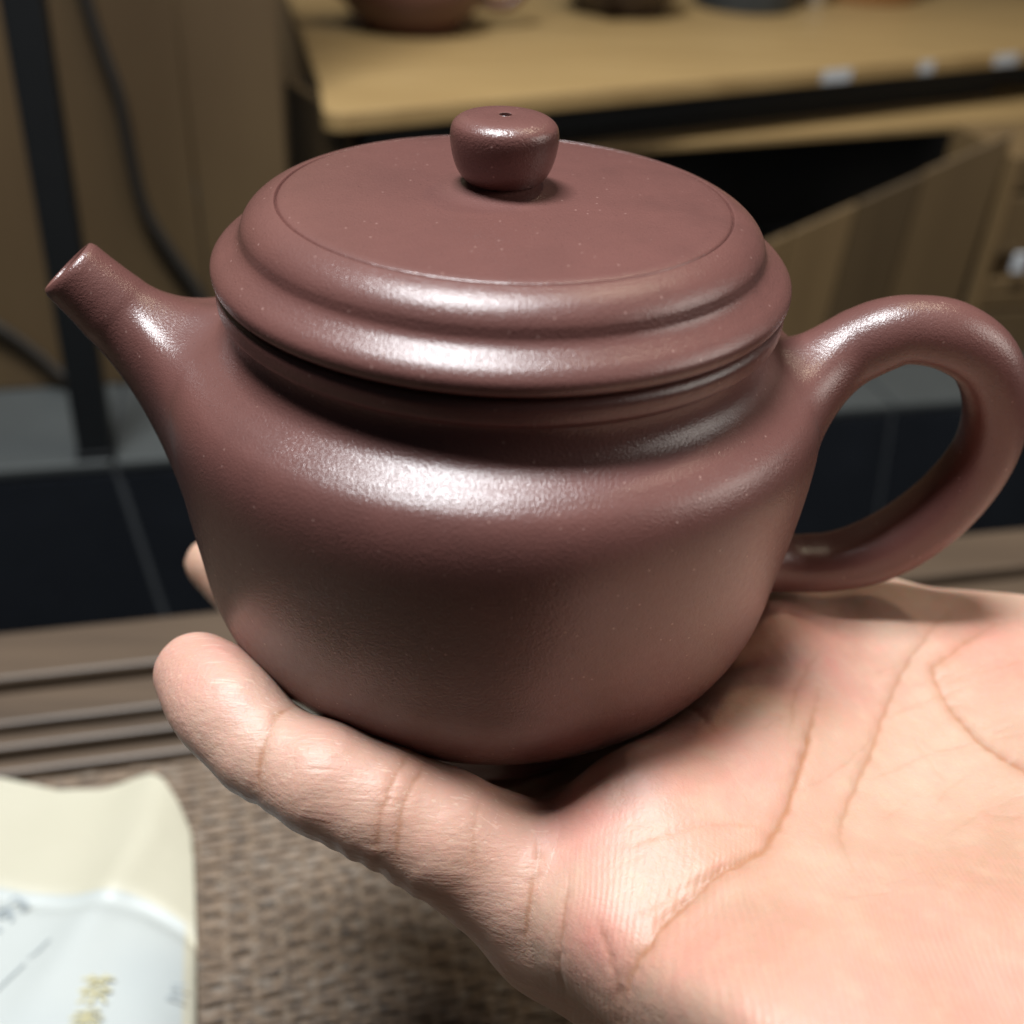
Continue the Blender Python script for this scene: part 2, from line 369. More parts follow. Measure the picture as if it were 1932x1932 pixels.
# ------------------------------------------------------------------ paper packet on the mat
def packet():
    t = thing('paper_packet', 'cream and white paper tea packet with folded top lying on the mat', 'packet', loc=(-105, 20, TZ))
    I = Matrix.Translation(Vector((-105, 20, TZ))*MM).inverted()
    nu, nv = 50, 90
    # local frame: A along right edge downward, B across
    TL, TR, BL, BR = np.array([-150., 71.]), np.array([-80., 60.]), np.array([-140., -60.]), np.array([-50., -65.])
    V = []
    for j in range(nv+1):
        b = j/nv
        for i in range(nu+1):
            a = i/nu
            xy = (TL*(1-a)+TR*a)*(1-b)+(BL*(1-a)+BR*a)*b
            # top edge: dips in the middle, corner peak, chamfer at the right
            top = float(np.interp(a, [0, .2, .41, .58, .70, .77, .83, .92, 1], [0, -.6, -1.5, 2, 7, 9, 7.5, 1, -7]))*(1-b)**4
            xy = xy+np.array([0, top])
            edge = min(a, 1-a)*2; edge2 = min(b*1.2, 1)
            h = 9*(1-(1-min(edge*2.2, 1))**2)*(.25+.75*edge2)
            h += 2.2*math.sin(9*a+5*b)*math.exp(-((a-.62-.25*(.5-b))/.18)**2)*(1-b*.6)
            h += 2.8*math.exp(-((a-.72+.7*(b-.25))/.07)**2)*min(1, 3*b)*max(0, 1-1.5*b)
            h -= 2.0*math.exp(-((b-.31)/.02)**2)
            V.append((xy[0], xy[1], TZ+.2+h))
    n = len(V); V += [(x, y, TZ-.9) for x, y, z in V]
    F = []; W = nu+1
    for j in range(nv):
        for i in range(nu):
            q = (j*W+i, j*W+i+1, (j+1)*W+i+1, (j+1)*W+i); F.append(q); F.append(tuple(x+n for x in q[::-1]))
    for i in range(nu): F += [(i, i+1, i+1+n, i+n), (nv*W+i, nv*W+i+n, nv*W+i+1+n, nv*W+i+1)]
    for j in range(nv): F += [(j*W, j*W+n, (j+1)*W+n, (j+1)*W), (j*W+nu, (j+1)*W+nu, (j+1)*W+nu+n, j*W+nu+n)]
    k = NT('packet_paper'); nn = k.noise(25, 4, .6)
    k2 = k.mix(nn, (.46, .435, .335), (.52, .49, .39))
    ob = mesh_obj('pouch', V, F, k.set(Base_Color=k2, Roughness=.5, Normal=k.bump(k.noise(70, 4, .6), .25, .0015)), t, sharp=60)
    ob.matrix_parent_inverse = I
    Vn = np.array(V[:n]).reshape(nv+1, W, 3)
    # printed white front below the fold: a sheet just above the pouch
    j0 = int(nv*.29)
    S = Vn[j0:, 1:int(W*.97)].copy(); S[..., 2] += .12
    a, b = S.shape[:2]; Fs = [(j*b+i, j*b+i+1, (j+1)*b+i+1, (j+1)*b+i) for j in range(a-1) for i in range(b-1)]
    ob = mesh_obj('printed_label', S.reshape(-1, 3), Fs, plain('pale_blue_print', (.45, .475, .46), .45, .06, 30), t)
    ob.matrix_parent_inverse = I
    def hgt(x, y):
        d = (Vn[..., 0]-x)**2+(Vn[..., 1]-y)**2; return Vn[..., 2].ravel()[d.argmin()]
    def text(s, x, y, size, ang, mat):
        cu = bpy.data.curves.new('lettering', 'FONT'); cu.body = s; cu.size = size*MM; cu.extrude = .00008
        cu.align_x = 'CENTER'; cu.align_y = 'CENTER'
        to = bpy.data.objects.new('lettering', cu); COL.objects.link(to)
        dg = bpy.context.evaluated_depsgraph_get(); me = bpy.data.meshes.new_from_object(to.evaluated_get(dg))
        bpy.data.objects.remove(to)
        o = bpy.data.objects.new('lettering', me); COL.objects.link(o); me.materials.clear(); me.materials.append(mat)
        o.location = Vector((x, y, hgt(x, y)+.75))*MM; o.rotation_euler = (0, 0, ang); o.parent = t; o.matrix_parent_inverse = I
    ink = plain('grey_ink', (.30, .34, .36), .6); gold = plain('gold_ink', (.50, .45, .25), .5)
    text('2193', -118.5, 19, 8, math.radians(62), ink)
    text('— —— ·—', -110, 3, 5, math.radians(62), ink)
    text('茶', -88.5, -.5, 8.5, math.radians(4), gold)
    text('香', -88.0, -9.5, 8.5, math.radians(4), gold)
    text('、 三', -73.5, 2.0, 5, 0, ink)
packet()

# ------------------------------------------------------------------ teapot
pot = thing('teapot', 'purple brown clay teapot with domed knob lid resting in an open palm', 'teapot')
outer = profile([
    [(23.0, 0.2), (24.2, .6), (24.6, 2), (24.5, 4.5), (24.9, 6.6), (26.2, 8.2)],
    [(26.2, 8.2), (30.6, 12), (36.0, 17), (40.4, 21.4), (43.9, 26.2), (46.1, 32), (47.2, 40), (48.2, 48), (48.9, 56), (49.0, 61.5), (48.4, 65.2), (47.0, 67.9), (44.9, 69.6), (42.6, 70.8), (40.9, 71.9), (39.8, 73.2), (39.25, 74.7), (39.15, 76.2), (39.5, 76.9)],
    [(39.5, 76.9), (40.2, 77.15), (40.5, 77.7), (40.6, 78.7), (40.5, 79.6), (39.9, 80.3), (39.0, 80.5)],
    [(39.0, 80.5), (37, 80.5)],
    [(37, 80.5), (36.2, 79.5), (36, 76)]], 8)
foot = np.array([(15, 2.2), (20.5, 2.0), (21.4, .7), (22.2, .2)])
inner = np.array([(36, 76), (38, 72), (45, 66), (46, 56), (44, 40), (38, 24), (24, 11), (.01, 9)])
V, F = lathe(np.vstack([[(.01, 2.2)], foot, outer, inner[1:]]), 192)
body = mesh_obj('body', V, F, M_clay, pot, sharp=70)
# arc length along the outside, for joining spout and handle
seg = outer[6:]; ds = np.r_[0, np.cumsum(np.linalg.norm(np.diff(seg, axis=0), axis=1))]
def bs(s): return np.interp(s, ds, seg[:, 0]), np.interp(s, ds, seg[:, 1])
def s_at(z): i = np.argmin(abs(seg[:, 1]-z)+(seg[:, 0] < 40)*0); return ds[i]
def flare(P0, d0, N, B, rN, rB, phi0, s0, dsu, dsd, wid, sgn, L0, L1, nst=14, m=48, first=None):
    """rings from the tube end to the footprint on the body; theta=0 is the N side"""
    rings = []
    th = np.arange(m)*2*PI/m
    start = np.array([P0+N*rN*math.cos(t)+B*rB*math.sin(t) for t in th])
    if first is not None: start = np.array(first)
    foot_, tan_ = [], []
    for t in th:
        c = math.cos(t)*sgn; dd = dsu if c > 0 else dsd
        s = s0+c*dd; r, z = bs(s); ra = bs(s0)[0]
        side = math.sin(t)*wid
        phi = phi0+side/ra
        q = np.array([r*math.cos(phi), r*math.sin(phi), z])
        s2 = s+c*.8; r3, z3 = bs(s2); phi2 = phi+math.copysign(1, wid)*math.sin(t)*.8/ra
        q2 = np.array([r3*math.cos(phi2), r3*math.sin(phi2), z3]); tg = q2-q; tg /= max(1e-6, np.linalg.norm(tg))
        foot_.append(q-np.array([math.cos(phi), math.sin(phi), 0])*.03); tan_.append(tg)
    foot_ = np.array(foot_); tan_ = np.array(tan_)
    for u in np.linspace(0, 1, nst):
        h00, h10, h01, h11 = 2*u**3-3*u**2+1, u**3-2*u**2+u, -2*u**3+3*u**2, u**3-u**2
        D = np.linalg.norm(foot_-start, axis=1)[:, None]
        rings.append(h00*start+h10*L0*D*d0+h01*foot_+h11*L1*D*tan_)
    return np.array(rings)
# spout
mS = 48
def spout():
    cl = catmull([(-63.2, 78.0), (-61, 75.6), (-59, 73.5), (-57.4, 71.8)], 4); rr = np.interp(np.linspace(0, 1, len(cl)), [0, .35, .7, 1], [5.05, 5.3, 5.6, 5.9])
    rings = []; th = np.arange(mS)*2*PI/mS; B = np.array([0, -1., 0])
    def fr(i):
        d = cl[min(i+1, len(cl)-1)]-cl[max(i-1, 0)]; d /= np.linalg.norm(d); d3 = np.array([d[0], 0, d[1]]); N = np.array([-d[1], 0, d[0]]); return d3, N
    d3, N = fr(0); c0 = np.array([cl[0][0], 0, cl[0][1]]); tip = -d3
    # bore, lip, outside
    for (rad, ax) in ((.01, -14), (3.1, -13), (3.7, -5), (4.0, -.6), (4.15, -.15), (4.35, .05), (4.65, .0), (4.9, -.3)):
        rings.append([c0+tip*(ax-.04*rad*math.sin(t))+N*rad*math.cos(t)+B*rad*math.sin(t) for t in th])
    for i in range(1, len(cl)):
        d3, N = fr(i); c = np.array([cl[i][0], 0, cl[i][1]])
        rings.append([c+rr[i]*(N*math.cos(t)+B*math.sin(t)) for t in th])
    s0 = s_at(56.5)
    stop = np.interp(74.2, seg[:, 1], ds)
    fl = flare(c, d3, N, B, rr[-1], rr[-1], PI, s0, stop-s0, 24, 20, 1, .62, 1.0, 26, mS)
    rings = np.concatenate([np.array(rings), fl[1:]])
    V, F = tube_rings(rings); return mesh_obj('spout', V, F, M_clay, pot)
spout()
def handle():
    C = [(54.2, 71.6), (57.3, 73.3), (61, 74.3), (67.2, 73.6), (73.4, 69.9), (77.4, 62.8), (78.2, 54.2), (75.6, 46), (70.9, 38.9), (65.2, 33.9), (59.0, 31.3), (53.5, 30.5)]
    Rr = [5.5, 5.35, 5.1, 5.3, 5.2, 5.0, 5.0, 5.3, 5.5, 5.4, 5.0, 4.9]
    cl = catmull(C, 6); rr = catmull(np.array(Rr)[:, None].repeat(2, 1), 6)[:, 0]
    B = np.array([0, -1., 0]); m = 48; th = np.arange(m)*2*PI/m
    def fr(i):
        d = cl[min(i+1, len(cl)-1)]-cl[max(i-1, 0)]; d /= np.linalg.norm(d); return np.array([d[0], 0, d[1]]), np.array([-d[1], 0, d[0]])
    def sec(c, N, r):
        out = []
        for t in th:
            a, b = math.cos(t), math.sin(t)
            e = 2.0 if a > 0 else 2.5
            q = (abs(a)**e+abs(b)**e)**(-1/e)
            k = 1.0 if a > 0 else .93
            out.append(c+N*r*a*q*k+B*r*1.04*b*q)
        return out
    rings = []
    for i in range(len(cl)):
        d3, N = fr(i); rings.append(sec(np.array([cl[i][0], 0, cl[i][1]]), N, rr[i]))
    d3, N = fr(0); c = np.array([cl[0][0], 0, cl[0][1]])
    s0 = np.interp(67.2, seg[:, 1], ds)
    f0 = flare(c, -d3, N, B, rr[0], rr[0], -.09, s0, np.interp(73.6, seg[:, 1], ds)-s0, 12.5, -12, 1, .7, 1.0, 24, m, rings[0])
    d3, N = fr(len(cl)-1); c = np.array([cl[-1][0], 0, cl[-1][1]])
    s1 = np.interp(30.6, seg[:, 1], ds)
    f1 = flare(c, d3, N, B, rr[-1], rr[-1], 0, s1, 8, 8, -8, -1, .55, .9, 14, m, rings[-1])
    R = np.concatenate([f0[::-1][:-1], np.array(rings), f1[1:]])
    V, F = tube_rings(R); return mesh_obj('handle', V, F, M_clay, pot)
handle()
lidp = profile([
    [(.01, 79), (34, 79)], [(34, 79), (35.5, 80.9)], [(35.5, 80.9), (39.4, 80.95)],
    [(39.4, 80.95), (40.3, 81.05), (40.85, 81.6), (41.0, 82.5), (40.75, 83.3), (39.9, 84.2), (38.5, 85.1), (37.5, 85.8), (36.9, 86.5), (36.65, 87.3), (36.4, 88.1), (35.8, 89.0), (34.8, 89.9), (33.5, 90.65), (32.2, 91.15)],
    [(32.2, 91.15), (31.8, 91.2), (31.55, 90.8)], [(31.55, 90.8), (31.25, 91.2), (30.6, 91.4)],
    [(30.6, 91.4), (26, 91.75), (18, 92.15), (10, 92.4), (7.4, 92.5)]], 7)
V, F = lathe(lidp, 192)
lid = mesh_obj('lid', V, F, M_clay, pot, sharp=75)
kp = profile([[(10.4, 92.33), (8.8, 92.52), (7.3, 92.85), (6.0, 93.25), (5.05, 93.6)], [(5.05, 93.6), (5.75, 94.2), (6.6, 95.6), (7.15, 97.4), (7.4, 99.2), (7.3, 100.6), (6.8, 101.5), (5.6, 102.2), (3.6, 102.5), (1.5, 102.5)], [(1.5, 102.5), (1.0, 102.4), (.85, 102), (.8, 98)], [(.8, 98), (.01, 97.8)]], 7)
V, F = lathe(kp, 96, (-.5, 0, 0))
mesh_obj('knob', V, F, M_clay, lid, sharp=75)

# ------------------------------------------------------------------ hand
H0 = 1.25
GX, GY, GZ = (-66, 150), (-136, 72), (-48, 46)
xs = np.arange(GX[0], GX[1], H0, dtype=np.float32); ys = np.arange(GY[0], GY[1], H0, dtype=np.float32); zs = np.arange(GZ[0], GZ[1], H0, dtype=np.float32)
O = np.array([xs[0], ys[0], zs[0]])
FLD = np.full((len(xs), len(ys), len(zs)), 40., np.float32)
def smin(a, b, k):
    h = np.clip(.5+.5*(b-a)/k, 0, 1); return b*(1-h)+a*h-k*h*(1-h)
def smax(a, b, k): return -smin(-a, -b, k)
def cone(Fd, a, b, ra, rb, k):
    a, b = np.array(a, float), np.array(b, float); pad = max(ra, rb)+k+9
    lo = np.minimum(a, b)-pad; hi = np.maximum(a, b)+pad
    i0 = np.clip(((lo-O)/H0).astype(int), 0, None); i1 = np.minimum(((hi-O)/H0).astype(int)+2, Fd.shape)
    if (i1 <= i0).any(): return
    X = xs[i0[0]:i1[0], None, None]; Y = ys[None, i0[1]:i1[1], None]; Z = zs[None, None, i0[2]:i1[2]]
    d = b-a; L = d@d
    t = np.clip(((X-a[0])*d[0]+(Y-a[1])*d[1]+(Z-a[2])*d[2])/L, 0, 1)
    q = np.sqrt((X-a[0]-t*d[0])**2+(Y-a[1]-t*d[1])**2+(Z-a[2]-t*d[2])**2)-(ra+(rb-ra)*t)
    s = (slice(i0[0], i1[0]), slice(i0[1], i1[1]), slice(i0[2], i1[2]))
    Fd[s] = smin(Fd[s], q, k)
def chain(pts, rad, k=2.0, Fd=None):
    for i in range(len(pts)-1): cone(Fd, pts[i], pts[i+1], rad[i], rad[i+1], k)
PK = [(-43.5, -27.7, 25.0), (-37.2, -35.4, 25.5), (-31.1, -41.4, 24.0), (-21.7, -45.8, 23.3), (-14.0, -47.5, 20.8), (-5.3, -48.6, 16.4), (2.8, -48.7, 10.4), (12.9, -50.5, 1.0), (24.0, -53.5, -3.0)]
PR = [6.6, 6.8, 6.8, 7.7, 8.0, 8.8, 9.8, 11.5, 13]
# palm: height field of the palmar skin, rounded off at its rims
PC = [(9.1, -38.0, 8.0), (20.6, -39.5, 14.0), (36.4, -34.0, 15.0), (45.3, -25.3, 16.0), (54.6, -10.0, 16.5), (61.2, 3.9, 18.0), (69.1, 4.4, 21.5), (82.4, 2.5, 20.0), (97.0, 5.0, 20.5), (70.4, -13.5, 15.0), (66.2, -29.8, 13.0), (54.8, -41.9, 13.0), (44.4, -42.4, 13.0), (30.0, -49.6, 14.0), (29.4, -56.9, 12.0), (20.7, -63.7, 10.0), (16.5, -57.9, 11.5), (11.9, -60.8, 8.0), (41.6, -63.2, 18.0), (54.2, -64.8, 21.0), (67.4, -65.0, 22.0), (45.0, -75.4, 20.0), (61.2, -74.8, 20.5), (30.3, -72.8, 17.0), (24.7, -71.0, 14.5),
      (85, -40, 16), (100, -40, 17), (100, -70, 20), (95, -20, 18), (120, -40, 18), (120, 0, 19), (140, -30, 18), (80, -95, 21), (120, -90, 20), (60, -98, 20), (45, -92, 19),
      (0, 0, -3), (20, 0, -2.5), (0, -20, -2.5), (20, -18, -2), (27, -29, 19), (22, -31, 17), (33, -10, 9), (34, 10, 4), (46, 8, 17), (44, -12, 21), (37, -23, 23), (48, 1, 22), (16, -34, 14.5), (20, 24, -2), (40, 28, 4), (60, 24, 16), (-10, -10, -5), (8, -28, 0)]
PC = np.array(PC); pn = len(PC)
EYE = np.array([0, -151.9, 139.8])
def lift(P):
    P = np.asarray(P, float); k_ = np.interp(P[:, 0], [0, 6, 12, 24, 45, 70, 100], [2, 6, 9.5, 11, 10.5, 6, 4])*np.interp(P[:, 1], [-25, 4], [1, .45])
    return P+(EYE-P)*(k_/(EYE[2]-P[:, 2]))[:, None]
near = (PC[:, 2] > 2.5) & (PC[:, 1] < 7) & ~((np.hypot(PC[:, 0], PC[:, 1]) < 46) & (PC[:, 1] > -30)); near[0] = False; PC[near] = lift(PC[near])
def tps(r): return np.where(r > 1e-9, r*r*np.log(r+1e-12), 0)
A = np.zeros((pn+3, pn+3)); A[:pn, :pn] = tps(np.hypot(PC[:, None, 0]-PC[None, :, 0], PC[:, None, 1]-PC[None, :, 1]))+np.eye(pn)*25
A[:pn, pn] = 1; A[:pn, pn+1:] = PC[:, :2]; A[pn, :pn] = 1; A[pn+1:, :pn] = PC[:, :2].T
wt = np.linalg.solve(A, np.r_[PC[:, 2], 0, 0, 0])
XX, YY = np.meshgrid(xs.astype(float), ys.astype(float), indexing='ij')
top = wt[pn]+wt[pn+1]*XX+wt[pn+2]*YY
for i in range(pn): top += wt[i]*tps(np.hypot(XX-PC[i, 0], YY-PC[i, 1]))
top = np.clip(top, -8, 34)
ynear = np.interp(XX, [0, 7, 10, 20, 35, 60, 100, 150], [-55, -60, -64, -73, -92, -120, -129, -129])
yfar = np.interp(XX, [0, 20, 45, 60, 80, 100, 150], [26, 30, 26, 17, 8.5, 9, 12])
out2 = np.maximum(np.maximum(ynear-YY, YY-yfar), 5.5-XX)
thick = np.interp(YY, [-110, -70, -40, 0, 25], [24, 28, 27, 26, 22])*np.interp(XX, [0, 10, 16, 45], [.42, .5, .65, 1])
Z3 = zs[None, None, :]
g = np.maximum(Z3-top[:, :, None], (top-thick)[:, :, None]-Z3).astype(np.float32)
palm = smax(smax((Z3-top[:, :, None]), ((top-thick)[:, :, None]-Z3), 5).astype(np.float32), out2[:, :, None].astype(np.float32), 8.)
FLD = palm.copy()
ff = np.full_like(FLD, 40.)
chain(PK, PR, 2.0, ff)
cone(ff, (-39.5, -32.5, 26.0), (-35.5, -37, 26.2), 7.2, 7.1, 3)
FLD = smin(FLD, ff, 6.)
for pts, rad in (
    ([(24, -26, -14), (10, -24, -12.5), (-18, -12, -12.0), (-34, -4, -9), (-42, 0, -3)], [11, 9, 9, 8.3, 7]),
    ([(26, -4, -14), (10, 0, -13), (-18, 10, -12), (-40, 19, -5), (-55.8, 25, 6.3)], [11, 9.5, 9.2, 7.8, 5.4]),
    ([(28, 18, -14), (12, 22, -12), (-12, 32, -10), (-28, 40, 0), (-32, 43, 12)], [11, 9.5, 9, 8.2, 7.2])):
    f1 = np.full_like(FLD, 40.); chain(pts, rad, 1.5, f1); FLD = smin(FLD, f1, 3.)
f1 = np.full_like(FLD, 40.); chain([(92, 0, 4), (68, 10, 6), (50, 20, 2), (28, 34, -2), (8, 42, 2)], [14, 11, 10.5, 9.5, 8.2], 3, f1); FLD = smin(FLD, f1, 8.)
# forearm
f1 = np.full_like(FLD, 40.); chain([(110, -40, 2), (175, -30, -4)], [30, 29], 3, f1); FLD = smin(FLD, f1, 16.)
# keep the flesh out of the pot: press it 0.2 mm clear of the clay
def sample(P):
    q = (P-O)/H0; i = np.clip(np.floor(q).astype(int), 0, np.array(FLD.shape)-2); f = np.clip(q-i, 0, 1)
    x, y, z = i.T; a, b, c = f.T; r = 0
    for dx in (0, 1):
        for dy in (0, 1):
            for dz in (0, 1):
                r = r+FLD[x+dx, y+dy, z+dz]*(a if dx else 1-a)*(b if dy else 1-b)*(c if dz else 1-c)
    return r
def grad(P, e=.6):
    G = np.stack([sample(P+np.eye(3)[i]*e)-sample(P-np.eye(3)[i]*e) for i in range(3)], -1)/(2*e); return G
potr = np.vstack([foot, outer])
zt = np.linspace(0, 72, 300); rt = np.interp(zt, potr[4:60, 1], potr[4:60, 0])
RR = np.hypot(XX, YY)[:, :, None]
pr_z = np.interp(zs, zt, rt, left=-30, right=49).astype(np.float32)
slope = np.interp(zs, [-5, 0, 8, 20, 35, 70], [1, .8, .62, .75, .97, 1]).astype(np.float32)
potf = ((RR-pr_z[None, None, :])*slope[None, None, :]).astype(np.float32)
potf = np.maximum(potf, (0.0-Z3).astype(np.float32))
FLD = smax(FLD, .25-potf, 1.2).astype(np.float32)
def surface_nets(f):
    s = f < 0; nx, ny, nz = f.shape
    cnt = np.zeros((nx-1, ny-1, nz-1), np.int8)
    for dx in (0, 1):
        for dy in (0, 1):
            for dz in (0, 1): cnt += s[dx:nx-1+dx, dy:ny-1+dy, dz:nz-1+dz]
    act = np.argwhere((cnt > 0) & (cnt < 8)); idx = np.full(cnt.shape, -1, np.int64); idx[tuple(act.T)] = np.arange(len(act))
    acc = np.zeros((len(act), 3)); n = np.zeros(len(act)); cr = [(0, 0, 0), (1, 0, 0), (0, 1, 0), (1, 1, 0), (0, 0, 1), (1, 0, 1), (0, 1, 1), (1, 1, 1)]
    for a in range(8):
        for b in range(a+1, 8):
            if sum(abs(cr[a][i]-cr[b][i]) for i in range(3)) != 1: continue
            pa, pb = act+cr[a], act+cr[b]; fa = f[tuple(pa.T)]; fb = f[tuple(pb.T)]; mk = (fa < 0) != (fb < 0)
            t = np.where(mk, fa/np.where(mk, fa-fb, 1), 0)[:, None]
            acc += np.where(mk[:, None], pa+(pb-pa)*t, 0); n += mk
    V = acc/n[:, None]; Q = []
    for ax in range(3):
        a = np.moveaxis(s, ax, 0); e = np.argwhere(a[:-1] != a[1:]); e = e[(e[:, 1] > 0) & (e[:, 2] > 0) & (e[:, 1] < a.shape[1]-1) & (e[:, 2] < a.shape[2]-1)]
        fl = a[tuple(e.T)]
        idm = np.moveaxis(idx, ax, 0)
        q = np.stack([idm[e[:, 0], e[:, 1]-1, e[:, 2]-1], idm[e[:, 0], e[:, 1], e[:, 2]-1], idm[e[:, 0], e[:, 1], e[:, 2]], idm[e[:, 0], e[:, 1]-1, e[:, 2]]], -1)
        q[~fl] = q[~fl][:, ::-1]
        if ax == 1: q = q[:, ::-1]
        Q.append(q)
    return V*H0+O, np.vstack(Q)
HV, HQ = surface_nets(FLD)
def newton(P, it=2):
    for _ in range(it):
        G = grad(P); P = P-np.clip(sample(P)/np.maximum((G*G).sum(1), .15), -1, 1)[:, None]*G
    return P
def subdiv(V, Q):
    E = np.sort(np.concatenate([Q[:, [0, 1]], Q[:, [1, 2]], Q[:, [2, 3]], Q[:, [3, 0]]]), 1)
    key = E[:, 0]*len(V)+E[:, 1]; uq, inv = np.unique(key, return_inverse=True); ev = np.stack([uq//len(V), uq % len(V)], -1)
    nv, ne, nq = len(V), len(uq), len(Q); em = nv+inv.reshape(4, nq); fc = nv+ne+np.arange(nq)
    V2 = np.vstack([V, V[ev].mean(1), V[Q].mean(1)])
    Q2 = np.concatenate([np.stack([Q[:, i], em[i], fc, em[i-1]], -1) for i in range(4)])
    return V2, Q2
def smooth(V, Q, it, lam=.5):
    E = np.concatenate([Q[:, [0, 1]], Q[:, [1, 2]], Q[:, [2, 3]], Q[:, [3, 0]]]); E = np.vstack([E, E[:, ::-1]])
    deg = np.bincount(E[:, 0], minlength=len(V))[:, None]
    for _ in range(it):
        A = np.stack([np.bincount(E[:, 0], V[E[:, 1], i], len(V)) for i in range(3)], -1)/np.maximum(deg, 1); V = V+lam*(A-V)
    return V
HV = newton(HV); HV = smooth(HV, HQ, 4)
HV, HQ = subdiv(HV, HQ); HV = smooth(HV, HQ, 3)
HV, HQ = subdiv(HV, HQ); HV = smooth(HV, HQ, 3)
NRM = grad(HV, 1.0); NRM /= np.maximum(np.linalg.norm(NRM, axis=1), 1e-6)[:, None]
# creases: polylines just above the skin, pressed into it
def pl_dist(P, line):
    line = np.array(line, float); best = np.full(len(P), 1e9); par = np.zeros(len(P)); L = 0
    tot = np.linalg.norm(np.diff(line, axis=0), axis=1).sum()
    for a, b in zip(line[:-1], line[1:]):
        d = b-a; t = np.clip(((P-a)@d)/(d@d), 0, 1); dd = np.linalg.norm(P-a-t[:, None]*d, axis=1); l = np.linalg.norm(d)
        mk = dd < best; best = np.where(mk, dd, best); par = np.where(mk, (L+t*l)/tot, par); L += l
    return best, par
def onskin(line):
    """densify, wiggle and drop a polyline onto the skin"""
    q = catmull(line, 6); d = q-EYE; d /= np.linalg.norm(d, axis=1)[:, None]; t = np.linalg.norm(q-EYE, axis=1)-30
    hit = np.zeros(len(q), bool)
    for _ in range(180):
        f = sample(EYE+d*t[:, None]); hit |= f < 0; t = np.where(hit, t, t+.3)
    q = EYE+d*t[:, None]; q = q[hit]; return newton(q+rng.normal(0, .10, q.shape), 3)
wob = (np.sin(HV[:, 0]*1.9+HV[:, 1]*.7)+np.sin(HV[:, 1]*2.3-HV[:, 0]*1.1))*.16
crease = np.zeros(len(HV)); disp = np.zeros(len(HV))
CR = [
    ([(19.7, -69.4, 5.0), (21.0, -64.1, 6.5), (24.2, -59.9, 10.0), (28.8, -55.7, 12.0), (35.3, -50.4, 13.0), (42.3, -45.4, 13.0), (48.3, -35.0, 13.0), (53.1, -23.4, 14.0), (56.3, -14.3, 15.0)], .9, .55, 1.0),
    ([(82.4, 2.5, 20.0), (76.1, -4.3, 18.0), (69.6, -12.8, 15.5), (63.5, -24.2, 13.0), (55.8, -37.8, 13.0), (53.1, -43.9, 13.0), (52.8, -51.2, 15.0)], .7, .35, .7),
    ([(89.9, -.7, 20.0), (79.7, -7.5, 18.0), (76.2, -10.7, 17.0), (76.8, -18.0, 16.0), (79.3, -26.3, 16.0), (84.0, -32.2, 16.0), (90, -42, 16)], .7, .4, .85),
    ([(9.4, -44, 12), (8.6, -48.5, 9.0), (7.6, -52.8, 5.0), (7.6, -57, 0.0)], .65, .32, .75),
    ([(13.6, -50, 10), (12.6, -55.0, 7.0), (12.2, -60, 3), (13.2, -63, 0)], .6, .3, .55),
    ([(-26.8, -37.6, 29), (-28.4, -41.9, 31), (-29.3, -45.9, 30.0), (-29.9, -48.5, 26), (-30, -48.5, 22)], .7, .34, .75),
    ([(-10.2, -43.1, 26), (-11.7, -49.7, 27.5), (-12.8, -54.4, 26), (-13.2, -56.5, 20)], .65, .3, .7),
    ([(-7.6, -43.5, 25), (-9.6, -50.2, 26), (-10.4, -54.4, 24), (-10.8, -56.6, 18)], .6, .25, .6),
    ([(0.2, -44, 19), (-.6, -50, 18.5), (0, -55, 15)], .6, .2, .3),
    ([(41.6, -48.2, 14), (52.1, -51.2, 15), (62, -53.7, 17), (75, -53.3, 19)], 2.6, .35, .12),
    ([(58, -6, 17), (52, -16, 16.5), (49, -26, 15)], .8, .2, .35),
    ([(21, -57, 10), (31, -53, 13), (44, -46, 13)], .5, .10, .25), ([(20, -47, 13), (33, -44, 14.5), (44, -43, 13.5)], .5, .12, .3),
    ([(62, -22, 13), (72, -17, 15), (84, -14, 18)], .5, .08, .2), ([(58, -34, 13), (72, -28, 15), (90, -24, 17)], .45, .07, .2),
    ([(47, -37, 13), (58, -29, 13), (66, -20, 14)], .45, .08, .22), ([(66, -46, 15), (76, -40, 16), (88, -36, 17)], .45, .07, .15),
    ([(17, -56, 9), (19, -62, 6.5), (20, -67, 4)], .6, .2, .35)]
for _ in range(22):
    x0, y0 = random.uniform(22, 84), random.uniform(-62, -8); a_ = random.choice((.35, .55, -.5, 1.9, -.1))+random.uniform(-.25, .25); l_ = random.uniform(5, 15)
    CR.append(([(x0, y0, 20), (x0+l_*.5*math.cos(a_)+random.uniform(-.6, .6), y0+l_*.5*math.sin(a_)+random.uniform(-.6, .6), 20), (x0+l_*math.cos(a_), y0+l_*math.sin(a_), 20)], random.uniform(.4, .6), random.uniform(.05, .12), random.uniform(.08, .22)))
for ln, wd, dp, ck in CR:
    q = onskin(ln); d, par = pl_dist(HV, q); d = np.maximum(0, d+wob*.5*(wd < 2)); taper = np.clip(np.minimum(par, 1-par)*5, .25, 1)
    disp -= np.where(HV[:, 0] < 8, .5, .8)*dp*np.exp(-(d/wd)**2)*taper; disp += dp*.12*np.exp(-((d-wd*2.4)/(wd*1.3))**2)*taper*(wd < 2); disp -= dp*.35*np.exp(-(d/(wd*4.5))**2)*taper*(wd < 2)*(HV[:, 0] > 15)
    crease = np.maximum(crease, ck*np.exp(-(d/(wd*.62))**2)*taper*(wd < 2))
    crease = np.maximum(crease, .25*ck*np.exp(-(d/(wd*2.2))**2)*taper)
